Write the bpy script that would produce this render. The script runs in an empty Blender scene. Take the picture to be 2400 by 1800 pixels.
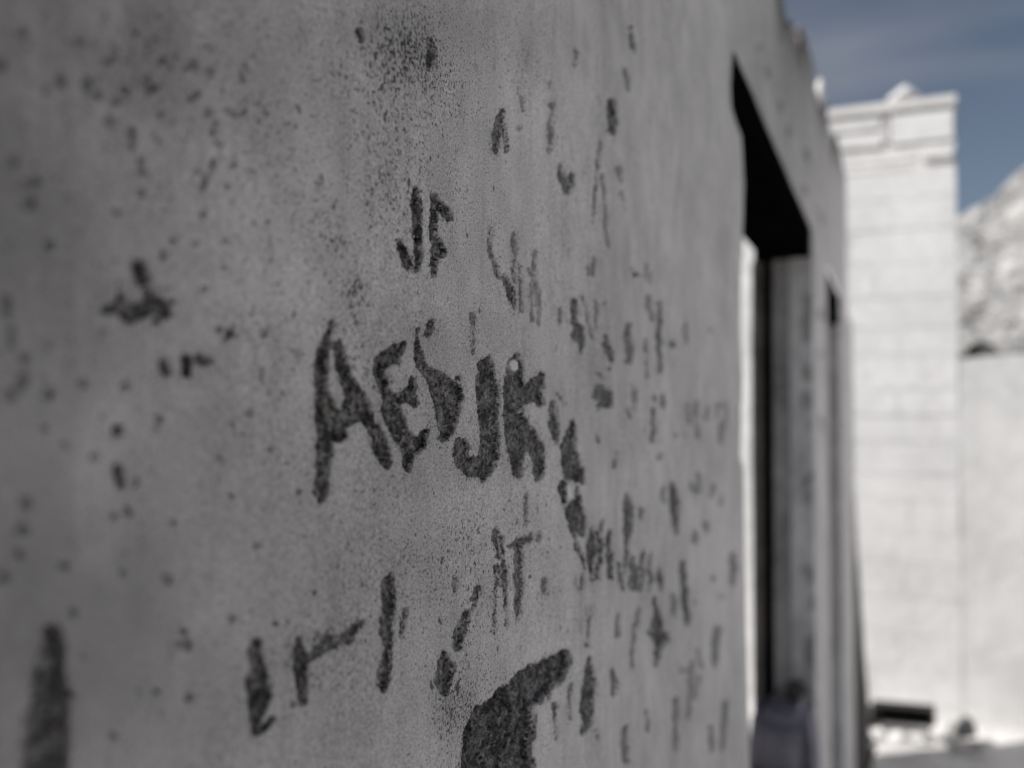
import bpy, bmesh, math, random
import numpy as np
from mathutils import Matrix, Vector

R = math.radians
random.seed(7)
scene = bpy.context.scene
col = scene.collection

# ------------------------------------------------------------------ camera
D = 0.20                     # lens to wall, metres (the wall's front face is the plane y = 0)
CAM = Vector((0.0, -D, 1.90))
F = 2100.0                   # focal length in photo pixels (photo 2400 x 1800)
YAW, PITCH, ROLL = R(23.08), R(2.13), R(0.3)
fwd = Vector((math.cos(YAW) * math.cos(PITCH), math.sin(YAW) * math.cos(PITCH), math.sin(PITCH)))
rgt0 = Vector((math.sin(YAW), -math.cos(YAW), 0.0))
up0 = rgt0.cross(fwd)
rgt = rgt0 * math.cos(ROLL) + up0 * math.sin(ROLL)
up = up0 * math.cos(ROLL) - rgt0 * math.sin(ROLL)
cd = bpy.data.cameras.new('camera')
cd.sensor_width = 36.0
cd.lens = F / 2400.0 * 36.0
cd.clip_start = 0.01
cd.clip_end = 2000.0
cd.dof.use_dof = True
cd.dof.focus_distance = 0.455
cd.dof.aperture_fstop = 4.3
cam = bpy.data.objects.new('camera', cd)
m = Matrix((rgt, up, -fwd)).transposed().to_4x4()
m.translation = CAM
cam.matrix_world = m
col.objects.link(cam)
scene.camera = cam

# ------------------------------------------------------------------ sky and sun
SUN_EL = R(43)
to_sun_h = Vector((-0.60, 0.80, 0.0)).normalized()
to_sun = Vector((to_sun_h.x * math.cos(SUN_EL), to_sun_h.y * math.cos(SUN_EL), math.sin(SUN_EL)))
world = bpy.data.worlds.new('World')
scene.world = world
world.use_nodes = True
wn, wl = world.node_tree.nodes, world.node_tree.links
wn.clear()
w_out = wn.new('ShaderNodeOutputWorld')
w_bg = wn.new('ShaderNodeBackground')
w_bg.inputs['Strength'].default_value = 0.055
sky = wn.new('ShaderNodeTexSky')
sky.sky_type = 'NISHITA'
sky.sun_disc = False
sky.sun_elevation = SUN_EL
sky.sun_rotation = math.atan2(to_sun_h.x, to_sun_h.y)
sky.altitude = 1200
sky.dust_density = 1.2
sky.ozone_density = 1.0
w_hs = wn.new('ShaderNodeHueSaturation')
w_hs.inputs['Saturation'].default_value = 0.78
w_tc = wn.new('ShaderNodeTexCoord')
w_map = wn.new('ShaderNodeMapping')
w_map.inputs['Rotation'].default_value = (0.25, 0.15, 0.5)
w_map.inputs['Location'].default_value = (5.1, 2.7, 6.9)
w_map.inputs['Scale'].default_value = (1.6, 1.2, 7.0)
w_noise = wn.new('ShaderNodeTexNoise')
w_noise.inputs['Scale'].default_value = 1.5
w_noise.inputs['Detail'].default_value = 4.0
w_noise.inputs['Roughness'].default_value = 0.5
w_ramp = wn.new('ShaderNodeValToRGB')
w_ramp.color_ramp.elements[0].position = 0.42
w_ramp.color_ramp.elements[0].color = (0, 0, 0, 1)
w_ramp.color_ramp.elements[1].position = 0.75
w_ramp.color_ramp.elements[1].color = (0.72, 0.72, 0.72, 1)
w_mix = wn.new('ShaderNodeMix')
w_mix.data_type = 'RGBA'
w_mix.inputs[7].default_value = (5.2, 5.4, 6.0, 1.0)
wl.new(w_tc.outputs['Generated'], w_map.inputs['Vector'])
wl.new(w_map.outputs['Vector'], w_noise.inputs['Vector'])
wl.new(w_noise.outputs['Fac'], w_ramp.inputs['Fac'])
wl.new(sky.outputs['Color'], w_hs.inputs['Color'])
wl.new(w_hs.outputs['Color'], w_mix.inputs[6])
wl.new(w_ramp.outputs['Color'], w_mix.inputs[0])
wl.new(w_mix.outputs[2], w_bg.inputs['Color'])
wl.new(w_bg.outputs['Background'], w_out.inputs['Surface'])

sd = bpy.data.lights.new('sun', 'SUN')
sd.energy = 5.0
sd.angle = R(0.5)
sd.color = (1.0, 0.98, 0.955)
sun = bpy.data.objects.new('sun', sd)
sun.rotation_euler = to_sun.to_track_quat('Z', 'Y').to_euler()
col.objects.link(sun)

scene.view_settings.view_transform = 'Standard'
scene.view_settings.look = 'None'
scene.view_settings.exposure = 0.13
scene.view_settings.gamma = 1.0
scene.view_settings.use_curve_mapping = False

# ------------------------------------------------------------------ geometry helpers
npR, npU, npF, npC = (np.array(v, dtype=float) for v in (rgt, up, fwd, CAM))


def ray(x, y):
    return npF + npR * ((x - 1200.0) / F) - npU * ((y - 900.0) / F)


def on_wall(x, y, depth=0.0):
    """point of the wall (plane y = depth) seen at photo position x, y"""
    r = ray(x, y)
    return npC + r * ((depth - npC[1]) / r[1])


def on_x(x, y, X):
    """point of the plane at distance X along the wall"""
    r = ray(x, y)
    return npC + r * ((X - npC[0]) / r[0])


def to_photo(P):
    q = P - npC
    z = np.maximum(q @ npF, 0.02)
    return 1200.0 + F * (q @ npR) / z, 900.0 - F * (q @ npU) / z


def hash2(ix, iy, seed):
    h = (ix.astype(np.int64) * 374761393 + iy.astype(np.int64) * 668265263 + seed * 1442695041) & 0x7fffffff
    h = ((h ^ (h >> 13)) * 1274126177) & 0x7fffffff
    return ((h ^ (h >> 16)) & 0xffff) / 65535.0


def vnoise(x, y, seed=0):
    x0, y0 = np.floor(x), np.floor(y)
    fx, fy = x - x0, y - y0
    fx, fy = fx * fx * (3 - 2 * fx), fy * fy * (3 - 2 * fy)
    a, b = hash2(x0, y0, seed), hash2(x0 + 1, y0, seed)
    c, d = hash2(x0, y0 + 1, seed), hash2(x0 + 1, y0 + 1, seed)
    return (a * (1 - fx) + b * fx) * (1 - fy) + (c * (1 - fx) + d * fx) * fy * 1.0


def fbm(x, y, octaves=3, seed=0):
    s, amp, tot = 0.0, 1.0, 0.0
    for o in range(octaves):
        s = s + amp * (vnoise(x * 2 ** o + 17.3 * o, y * 2 ** o - 9.1 * o, seed + o) - 0.5)
        tot += amp
        amp *= 0.5
    return s / tot * 2.0


def link(name, mesh, mat, parent=None, loc=None):
    o = bpy.data.objects.new(name, mesh)
    if mat is not None and not mesh.materials:
        mesh.materials.append(mat)
    if loc is not None:
        o.location = loc
    if parent is not None:
        o.parent = parent
    col.objects.link(o)
    return o


def thing(name, label, cat, loc=(0, 0, 0), group=None):
    o = bpy.data.objects.new(name, None)
    o.empty_display_size = 0.1
    o.location = loc
    o['label'] = label
    o['category'] = cat
    if group:
        o['group'] = group
    col.objects.link(o)
    return o


def tag(o, label, cat, group=None):
    o['label'] = label
    o['category'] = cat
    if group:
        o['group'] = group
    return o


def raw_mesh(name, V, Fc, normals=None, attrs=None, smooth=True):
    me = bpy.data.meshes.new(name)
    V = np.asarray(V, dtype=np.float32)
    Fc = np.asarray(Fc, dtype=np.int32)
    n, k = Fc.shape
    me.vertices.add(len(V))
    me.vertices.foreach_set('co', V.ravel())
    me.loops.add(n * k)
    me.loops.foreach_set('vertex_index', Fc.ravel())
    me.polygons.add(n)
    me.polygons.foreach_set('loop_start', np.arange(0, n * k, k, dtype=np.int32))
    me.polygons.foreach_set('loop_total', np.full(n, k, dtype=np.int32))
    me.polygons.foreach_set('use_smooth', np.full(n, smooth, dtype=bool))
    for key, arr in (attrs or {}).items():
        a = me.attributes.new(key, 'FLOAT', 'POINT')
        a.data.foreach_set('value', np.asarray(arr, dtype=np.float32).ravel())
    me.update()
    me.validate()
    if normals is not None:
        me.normals_split_custom_set_from_vertices([tuple(v) for v in normals])
    return me


def grid_faces(n, m, flip=False):
    idx = np.arange(n * m).reshape(n, m)
    a, b, c, d = idx[:-1, :-1], idx[1:, :-1], idx[1:, 1:], idx[:-1, 1:]
    q = np.stack((a, b, c, d), -1).reshape(-1, 4)
    return q[:, ::-1] if flip else q


def grid_normals(P):
    du = np.gradient(P, axis=0)
    dv = np.gradient(P, axis=1)
    nrm = np.cross(du, dv)
    nrm /= np.maximum(np.linalg.norm(nrm, axis=-1, keepdims=True), 1e-12)
    return nrm


def box_mesh(name, lo, hi, bevel=0.004, rough=0.0, seed=0, cuts=0):
    bm = bmesh.new()
    bmesh.ops.create_cube(bm, size=1.0)
    lo, hi = Vector(lo), Vector(hi)
    for v in bm.verts:
        v.co = Vector((lo[i] + (v.co[i] + 0.5) * (hi[i] - lo[i]) for i in range(3)))
    if bevel:
        bmesh.ops.bevel(bm, geom=bm.edges[:], offset=bevel, segments=2, affect='EDGES')
    if cuts:
        bmesh.ops.subdivide_edges(bm, edges=bm.edges[:], cuts=cuts, use_grid_fill=True)
    if rough:
        rnd = random.Random(seed)
        for v in bm.verts:
            v.co += Vector((rnd.uniform(-1, 1), rnd.uniform(-1, 1), rnd.uniform(-1, 1))) * rough
    me = bpy.data.meshes.new(name)
    bm.to_mesh(me)
    bm.free()
    return me


def rock_mesh(name, size, seed, sub=3, rough=0.28, flat=0.0):
    bm = bmesh.new()
    bmesh.ops.create_icosphere(bm, subdivisions=sub, radius=0.5)
    rnd = random.Random(seed)
    planes = []
    for _ in range(11):
        n = Vector((rnd.gauss(0, 1), rnd.gauss(0, 1), rnd.gauss(0, 1))).normalized()
        planes.append((n, rnd.uniform(0.5 - rough, 0.47)))
    for v in bm.verts:
        c = v.co.copy()
        for n, d in planes:
            k = c.dot(n)
            if k > d:
                c -= n * (k - d) * 0.9
        c *= 1.0 + 0.04 * math.sin(c.x * 23 + seed) * math.sin(c.y * 19) + 0.03 * math.sin(c.z * 31 + seed * 2)
        v.co = Vector((c.x * size[0], c.y * size[1], c.z * size[2]))
    zmin = min(v.co.z for v in bm.verts)
    for v in bm.verts:
        v.co.z -= zmin
    for f in bm.faces:
        f.smooth = True
    me = bpy.data.meshes.new(name)
    bm.to_mesh(me)
    bm.free()
    return me


# ------------------------------------------------------------------ materials
class Nodes:
    def __init__(self, name):
        self.mat = bpy.data.materials.new(name)
        self.mat.use_nodes = True
        self.t = self.mat.node_tree
        self.b = self.t.nodes['Principled BSDF']
        self.b.inputs['Roughness'].default_value = 0.92
        self.b.inputs['Specular IOR Level'].default_value = 0.15
        self.tc = self.t.nodes.new('ShaderNodeTexCoord')

    def link(self, a, b):
        self.t.links.new(a, b)

    def mapped(self, scale=(1, 1, 1), rot=(0, 0, 0)):
        n = self.t.nodes.new('ShaderNodeMapping')
        n.inputs['Scale'].default_value = scale
        n.inputs['Rotation'].default_value = rot
        self.link(self.tc.outputs['Object'], n.inputs['Vector'])
        return n.outputs['Vector']

    def noise(self, scale, detail=2.0, rough=0.5, vec=None):
        n = self.t.nodes.new('ShaderNodeTexNoise')
        n.inputs['Scale'].default_value = scale
        n.inputs['Detail'].default_value = detail
        n.inputs['Roughness'].default_value = rough
        self.link(vec if vec is not None else self.tc.outputs['Object'], n.inputs['Vector'])
        return n.outputs['Fac']

    def voronoi(self, scale, vec=None, out='Distance'):
        n = self.t.nodes.new('ShaderNodeTexVoronoi')
        n.inputs['Scale'].default_value = scale
        self.link(vec if vec is not None else self.tc.outputs['Object'], n.inputs['Vector'])
        return n.outputs[out]

    def math(self, op, a, b=None, c=None, clamp=False):
        n = self.t.nodes.new('ShaderNodeMath')
        n.operation = op
        n.use_clamp = clamp
        for i, v in enumerate((a, b, c)):
            if v is None:
                continue
            if isinstance(v, (int, float)):
                n.inputs[i].default_value = v
            else:
                self.link(v, n.inputs[i])
        return n.outputs[0]

    def step(self, v, lo, hi, to0=0.0, to1=1.0):
        n = self.t.nodes.new('ShaderNodeMapRange')
        n.interpolation_type = 'SMOOTHSTEP'
        self.link(v, n.inputs['Value'])
        for key, x in (('From Min', lo), ('From Max', hi), ('To Min', to0), ('To Max', to1)):
            if isinstance(x, (int, float)):
                n.inputs[key].default_value = x
            else:
                self.link(x, n.inputs[key])
        return n.outputs['Result']

    def mix(self, fac, a, b):
        n = self.t.nodes.new('ShaderNodeMix')
        n.data_type = 'RGBA'
        for i, v in ((0, fac), (6, a), (7, b)):
            if isinstance(v, tuple):
                n.inputs[i].default_value = (*v, 1.0)
            elif isinstance(v, (int, float)):
                n.inputs[i].default_value = v
            else:
                self.link(v, n.inputs[i])
        return n.outputs[2]

    def scale_col(self, colr, fac):
        n = self.t.nodes.new('ShaderNodeVectorMath')
        n.operation = 'SCALE'
        if isinstance(colr, tuple):
            n.inputs[0].default_value = colr
        else:
            self.link(colr, n.inputs[0])
        if isinstance(fac, (int, float)):
            n.inputs['Scale'].default_value = fac
        else:
            self.link(fac, n.inputs['Scale'])
        return n.outputs['Vector']

    def attr(self, name):
        n = self.t.nodes.new('ShaderNodeAttribute')
        n.attribute_name = name
        return n.outputs['Fac']

    def bump(self, h, strength, dist):
        n = self.t.nodes.new('ShaderNodeBump')
        n.inputs['Strength'].default_value = strength
        n.inputs['Distance'].default_value = dist
        self.link(h, n.inputs['Height'])
        self.link(n.outputs['Normal'], self.b.inputs['Normal'])

    def base(self, c):
        if isinstance(c, tuple):
            self.b.inputs['Base Color'].default_value = (*c, 1.0)
        else:
            self.link(c, self.b.inputs['Base Color'])


PLASTER = (0.79, 0.77, 0.76)
UNDER = (0.135, 0.1315, 0.128)


def plaster_material(name):
    N = Nodes(name)
    carve, tone, worn, flake = N.attr('carve'), N.attr('tone'), N.attr('worn'), N.attr('flake')
    # smooth finishing coat, mottled
    big = N.noise(5.0, 3.0, 0.55)
    mid = N.noise(38.0, 3.0, 0.6, N.mapped((1, 1, 0.55)))
    fine = N.noise(900.0, 2.0, 0.6)
    f = N.math('ADD', N.step(big, 0.3, 0.7, 0.84, 1.06), N.step(mid, 0.25, 0.75, -0.13, 0.09))
    f = N.math('ADD', f, N.step(fine, 0.28, 0.72, -0.30, 0.20))
    coat = N.scale_col(PLASTER, f)
    # trowel marks: long faint strokes in two directions
    tr1 = N.noise(60.0, 2.0, 0.5, N.mapped((0.12, 1, 1.6), (0, 0.6, 0)))
    tr2 = N.noise(70.0, 2.0, 0.5, N.mapped((1.8, 1, 0.10), (0, 0.05, 0)))
    coat = N.scale_col(coat, N.math('ADD', N.step(tr1, 0.55, 0.75, 1.0, 1.05), N.step(tr2, 0.52, 0.72, 0.0, -0.09)))
    # fine dark pits, thicker where the coat is worn
    drift = N.math('MULTIPLY', N.step(N.noise(22.0, 3.0, 0.6), 0.35, 0.75), 0.30)
    dens = N.math('ADD', worn, drift, clamp=True)
    p1 = N.noise(760.0, 2.8, 0.58, N.mapped((1.0, 1, 0.75)))
    lo1 = N.math('SUBTRACT', 0.655, N.math('MULTIPLY', dens, 0.150))
    pit1 = N.step(p1, lo1, N.math('ADD', lo1, 0.05))
    p2 = N.noise(150.0, 2.0, 0.5, N.mapped((1.0, 1, 0.7)))
    lo2 = N.math('SUBTRACT', 0.715, N.math('MULTIPLY', dens, 0.10))
    pit2 = N.step(p2, lo2, N.math('ADD', lo2, 0.05))
    pit3 = N.step(N.noise(80.0, 2.0, 0.5, N.mapped((1.0, 1, 0.7))), 0.655, 0.75)
    pits = N.math('MAXIMUM', N.math('MULTIPLY', pit1, 0.92), N.math('MULTIPLY', pit2, 0.80))
    pits = N.math('MAXIMUM', pits, N.math('MULTIPLY', pit3, 0.26))
    haze_d = N.math('MULTIPLY', worn, 0.22)
    coat = N.scale_col(coat, N.math('SUBTRACT', 1.0, haze_d))
    # shade falloff painted at left and top, with patchy dirt and rain stains
    gr = N.math('MULTIPLY', N.attr('grime_shade'), N.step(N.noise(26.0, 4.0, 0.6, N.mapped((1, 1, 0.6))), 0.28, 0.60, 0.5, 1.0))
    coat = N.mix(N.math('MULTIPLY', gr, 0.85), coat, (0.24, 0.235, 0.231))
    c = N.mix(pits, coat, (0.045, 0.044, 0.043))
    # gritty undercoat where the finishing coat has been scratched off
    g1 = N.noise(430.0, 4.0, 0.72)
    g2 = N.noise(110.0, 2.0, 0.55)
    uf = N.math('MULTIPLY', N.step(g1, 0.34, 0.66, 0.10, 2.0), N.step(g2, 0.33, 0.67, 0.45, 1.55))
    under = N.scale_col(UNDER, uf)
    grain = N.step(N.voronoi(260.0), 0.13, 0.20, 1.0, 0.0)
    grain = N.math('MULTIPLY', grain, N.step(N.noise(60.0), 0.56, 0.62))
    under = N.mix(N.math('MULTIPLY', grain, 0.7), under, (0.34, 0.31, 0.285))
    edge_n = N.math('ADD', N.step(N.noise(420.0, 3.0, 0.7), 0.25, 0.75, -0.50, 0.50), N.step(N.noise(90.0), 0.2, 0.8, -0.22, 0.22))
    mask = N.step(N.math('ADD', carve, edge_n), -0.13, 0.13)
    mask = N.math('MULTIPLY', mask, tone)
    crumbs = N.step(N.noise(210.0, 3.0, 0.65), 0.60, 0.68, 1.0, 0.45)      # crumbs of coat left inside
    mask = N.math('MULTIPLY', mask, crumbs)
    c = N.mix(mask, c, under)
    # two flakes of bare white lime
    c = N.mix(flake, c, (0.90, 0.885, 0.87))
    N.base(c)
    h = N.math('ADD', N.math('MULTIPLY', fine, 0.25), N.math('MULTIPLY', pits, -0.9))
    h = N.math('ADD', h, N.math('MULTIPLY', mask, N.math('SUBTRACT', N.math('MULTIPLY', g1, 2.4), 1.2)))
    N.bump(h, 0.55, 0.0006)
    return N.mat


def mottled(name, colr, var=0.2, s1=6.0, s2=40.0, bump=0.5, dist=0.01, spots=None):
    N = Nodes(name)
    a = N.noise(s1, 3.0, 0.6)
    b = N.noise(s2, 3.0, 0.6)
    f = N.math('ADD', N.step(a, 0.25, 0.75, 1 - var, 1 + var * 0.6), N.step(b, 0.25, 0.75, -var * 0.5, var * 0.5))
    c = N.scale_col(colr, f)
    if spots:
        c = N.mix(N.math('MULTIPLY', N.step(N.noise(spots[0], 2.0, 0.6), 0.60, 0.70), spots[1]), c, spots[2])
    N.base(c)
    N.bump(N.math('ADD', b, a), bump, dist)
    return N.mat


M_plaster = plaster_material('scratched_plaster')
M_core = mottled('rubble_core', (0.20, 0.18, 0.165), 0.35, 9, 60, 0.8, 0.01)
M_shadetimber = mottled('shaded_dark_timber', (0.004, 0.004, 0.004), 0.4, 12, 90, 0.5, 0.004)  # dark timber, deepened to near-black with the shade under the lintels
M_post = mottled('grey_timber', (0.38, 0.37, 0.36), 0.35, 7, 70, 0.5, 0.004)
M_white = mottled('whitewashed_block', (0.65, 0.64, 0.63), 0.13, 1.6, 14, 0.35, 0.012)
M_cap = mottled('cap_stone', (0.66, 0.64, 0.615), 0.12, 4, 30, 0.4, 0.012)
M_mortar = mottled('pale_mortar', (0.66, 0.64, 0.62), 0.15, 8, 60, 0.5, 0.008)
M_paleplaster = mottled('pale_render', (0.61, 0.60, 0.588), 0.14, 1.2, 9, 0.4, 0.02)
M_rockpale = mottled('pale_stone', (0.72, 0.70, 0.675), 0.15, 7, 45, 0.5, 0.01)
M_rockgrey = mottled('lilac_grey_stone', (0.31, 0.295, 0.335), 0.22, 9, 60, 0.6, 0.008)
M_rockmid = mottled('grey_stone', (0.36, 0.345, 0.33), 0.25, 5, 30, 0.6, 0.02)
M_rockhill = mottled('weathered_stone', (0.55, 0.535, 0.515), 0.3, 3, 18, 0.7, 0.03)
M_rockdark = mottled('dark_stone', (0.10, 0.095, 0.09), 0.3, 5, 30, 0.6, 0.02)
M_hill = mottled('stony_hillside', (0.46, 0.447, 0.434), 0.45, 1.8, 7.0, 1.0, 0.3, (3.0, 0.85, (0.13, 0.125, 0.12)))
M_ground = mottled('pale_gravel', (0.64, 0.62, 0.60), 0.2, 2.0, 30, 0.7, 0.02, (9.0, 0.5, (0.34, 0.32, 0.30)))
for n_ in (M_shadetimber,):
    n_.node_tree.nodes['Principled BSDF'].inputs['Specular IOR Level'].default_value = 0.0
M_black = mottled('black_iron', (0.010, 0.010, 0.010), 0.3, 12, 60, 0.3, 0.003)
M_rim = mottled('rusty_iron', (0.035, 0.033, 0.032), 0.3, 12, 60, 0.3, 0.003)

# ------------------------------------------------------------------ the marks on the plaster
# every mark is a list of strokes; a stroke is a list of (x, y, radius) laid out on the wall as the
# photograph shows it.  Z4 etc. undo the enlargement of the view a stroke was measured in.


def Z(x0, y0, k):
    return lambda pts: [(x0 + a / k, y0 + b / k, r / k) for a, b, r in pts]


z1, z2, z3, z4 = Z(0, 50, 2.765), Z(700, 50, 2.765), Z(0, 600, 2.765), Z(700, 600, 2.765)
z5, z6, z7, z8 = Z(0, 1140, 2.765), Z(600, 1140, 2.765), Z(1200, 600, 3.687), Z(1200, 1050, 2.405)
MARKS = []   # (part name, label, tone, strokes)


def touching(s, t):
    for ax, ay, ar in s:
        for (bx, by, br), (cx, cy, cr) in zip(t, t[1:] or t):
            for k in (0.0, 0.25, 0.5, 0.75, 1.0):
                if math.hypot(ax - bx - k * (cx - bx), ay - by - k * (cy - by)) < ar + br + k * (cr - br) + 3:
                    return True
    return False


def mark(name, tone, strokes, label=None):
    """strokes that touch stay one piece; loose ones become pieces of their own"""
    if label and 'one of' not in label:
        MARKS.append((name, label, tone, strokes))
        return
    left = list(strokes)
    while left:
        grp, grew = [left.pop(0)], True
        while grew:
            grew = False
            for st in list(left):
                if any(touching(st, g) or touching(g, st) for g in grp):
                    grp.append(st)
                    left.remove(st)
                    grew = True
        MARKS.append((name, label, tone, grp))


mark('carved_letter', 1.0, [z4(s) for s in (
    [(222, 425, 5), (202, 530, 13), (165, 620, 27), (150, 760, 33), (163, 870, 32), (178, 960, 54), (172, 1060, 46), (178, 1180, 36), (170, 1280, 38), (158, 1420, 34), (155, 1520, 41), (155, 1572, 18)],
    [(180, 570, 16), (230, 585, 12), (268, 580, 22), (285, 680, 29), (318, 790, 38), (380, 900, 44), (420, 980, 40), (470, 1080, 30), (510, 1160, 38), (545, 1250, 46), (565, 1330, 34), (575, 1362, 10)],
    [(180, 960, 55), (205, 1055, 58), (270, 1070, 58), (340, 1040, 52), (415, 1020, 36)],
    [(200, 1130, 40), (270, 1150, 42)], [(330, 960, 26), (320, 1040, 30)])], 'letter A carved through the plaster')
mark('carved_letter', 1.0, [z4(s) for s in (
    [(690, 565, 8), (645, 600, 30), (605, 650, 48), (550, 690, 44), (522, 730, 28), (545, 800, 38), (557, 862, 26)],
    [(575, 890, 24), (605, 985, 50), (640, 1080, 48), (660, 1160, 46), (682, 1210, 32), (706, 1270, 26), (706, 1370, 12)],
    [(640, 925, 34), (700, 905, 38), (752, 845, 20), (742, 800, 10)],
    [(735, 920, 30), (760, 960, 14)],
    [(700, 1170, 26), (745, 1235, 36), (800, 1200, 32), (835, 1130, 16)])], 'letter E carved through the plaster')
mark('carved_letter', 1.0, [z4(s) for s in (
    [(770, 480, 4), (770, 570, 10), (785, 650, 20), (812, 730, 28), (870, 785, 44), (930, 860, 64), (962, 950, 74), (968, 1050, 64), (962, 1130, 46), (935, 1180, 22)],
    [(985, 850, 28), (1025, 860, 28), (1035, 920, 22)], [(1010, 1010, 20), (1005, 1110, 14)],
    [(840, 505, 12), (862, 460, 10), (870, 420, 4)], [(1038, 790, 8)])], 'letter Y carved through the plaster')
mark('carved_letter', 1.0, [z4(s) for s in (
    [(1230, 655, 6), (1212, 720, 48), (1216, 790, 58), (1222, 900, 60), (1226, 1050, 57), (1230, 1180, 54), (1230, 1290, 58), (1190, 1370, 58), (1120, 1370, 58), (1065, 1335, 46), (1042, 1260, 31), (1035, 1200, 18)],
    [(1270, 840, 22), (1275, 900, 16)], [(1185, 1420, 24), (1188, 1448, 10)], [(1060, 1220, 26), (1095, 1240, 16)])],
    'letter J carved through the plaster')
mark('carved_letter', 1.0, [z4(s) for s in (
    [(1408, 650, 8), (1400, 700, 36), (1392, 770, 46), (1390, 850, 56), (1390, 950, 56), (1385, 1030, 56), (1392, 1120, 58), (1400, 1230, 50), (1407, 1340, 38), (1412, 1405, 26)],
    [(1440, 930, 36), (1500, 880, 44), (1540, 830, 44), (1572, 775, 22)], [(1530, 900, 46), (1560, 945, 22)],
    [(1430, 1090, 56), (1480, 1180, 54), (1532, 1235, 48), (1548, 1310, 36), (1547, 1400, 25), (1545, 1440, 8)])],
    'letter K carved through the plaster')
mark('carved_mark', 1.0, [z4([(1640, 960, 9), (1645, 1030, 20), (1655, 1110, 28), (1665, 1180, 18), (1668, 1212, 6)])])
mark('carved_mark', 0.92, [z8(s) for s in (
    [(340, -150, 8), (342, -115, 22), (335, -70, 30), (320, 0, 40), (330, 60, 46), (345, 130, 58)],
    [(290, 200, 18), (284, 240, 14), (300, 300, 14)], [(400, 190, 12), (385, 150, 20)],
    [(368, 240, 12), (378, 290, 22), (350, 345, 50), (370, 400, 52), (382, 450, 38), (402, 490, 10)],
    [(340, 440, 22), (350, 480, 12), (358, 530, 6), (376, 590, 11), (398, 640, 6), (408, 700, 6), (398, 770, 5), (375, 802, 6), (356, 780, 4), (352, 735, 4)])],
    'tall hooded mark with a tail scratched into the plaster')
mark('carved_letter', 1.0, [z2(s) for s in (
    [(765, 1095, 14), (770, 1170, 27), (775, 1280, 24), (775, 1380, 18), (775, 1450, 16), (775, 1530, 18), (770, 1612, 9)],
    [(650, 1425, 4), (668, 1470, 12), (690, 1500, 20), (715, 1560, 28), (742, 1608, 10)])], 'small letter J scratched above the larger letters')
mark('carved_mark', 1.0, [z2(s) for s in (
    [(885, 1142, 16), (885, 1220, 18), (880, 1300, 17), (885, 1400, 22), (905, 1450, 26), (890, 1500, 26), (875, 1580, 18), (870, 1645, 7)],
    [(910, 1180, 20), (945, 1220, 16), (978, 1275, 12)], [(935, 1480, 12), (925, 1510, 12)])], 'upright stroke with a slanting arm beside the small J')
mark('carved_mark', 0.75, [z2(s) for s in (
    [(1325, 585, 10), (1302, 660, 18), (1280, 740, 24), (1280, 800, 20), (1275, 855, 8)], [(1328, 670, 12), (1338, 760, 10), (1346, 830, 5)])])
mark('plaster_chip', 0.85, [z2([(2035, 525, 22), (2038, 600, 33), (2033, 700, 25), (2033, 725, 14)])])
mark('plaster_chip', 0.6, [z2([(2115, 315, 12), (2128, 370, 18), (2140, 435, 6)])])
mark('plaster_chip', 0.75, [z2([(2163, 40, 10), (2170, 120, 14), (2176, 195, 6)])])
mark('plaster_chip', 0.7, [z2(s) for s in ([(1703, 930, 4), (1715, 1000, 14), (1735, 1050, 17), (1745, 1098, 14)], [(1762, 1075, 12), (1778, 990, 8)])])
mark('scratch', 0.5, [z2(s) for s in ([(1960, 780, 4), (1935, 1000, 9), (1918, 1180, 9), (1910, 1320, 5)], [(1968, 1000, 5), (1985, 1200, 4), (2012, 1500, 3)],
                                     [(1645, 540, 12)], [(1640, 600, 3), (1632, 720, 4), (1632, 830, 4)], [(1930, 1540, 10), (1905, 1610, 16)],
                                     [(1800, 200, 7), (1795, 280, 10)], [(1440, 490, 4), (1455, 570, 4)], [(1625, 400, 5), (1625, 430, 5)],
                                     [(2100, 1120, 9), (2110, 1220, 6)], [(2080, 960, 26), (2090, 1020, 16)], [(1435, 690, 12)]) ])
mark('scratch', 0.9, [z2(s) for s in ([(840, 115, 4), (855, 160, 12), (860, 200, 22), (842, 260, 14), (848, 310, 6)], [(400, 60, 10), (420, 120, 7)], [(885, 220, 10), (900, 225, 5)])])
mark('plaster_chip', 0.85, [z4([(1330, 130, 4), (1360, 190, 16), (1378, 240, 24), (1392, 300, 11), (1396, 340, 4)])])
mark('scratch', 0.55, [z4(s) for s in ([(1240, 0, 3), (1275, 70, 9), (1290, 130, 4)], [(1397, 0, 5), (1395, 90, 6), (1400, 170, 4)], [(1395, -140, 4), (1395, -60, 9), (1397, 0, 5)],
                                      [(1558, 230, 5), (1552, 330, 8), (1553, 432, 4)], [(1700, 350, 4), (1704, 432, 4)], [(1430, 60, 3), (1432, 350, 3)], [(1510, 190, 3), (1515, 410, 4)],
                                      [(1500, 90, 3), (1560, 230, 3)], [(1530, -40, 3), (1520, 180, 2)], [(1125, 380, 3), (1128, 620, 2)], [(1240, -190, 3), (1232, -40, 4), (1290, 110, 3)]) ])
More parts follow.
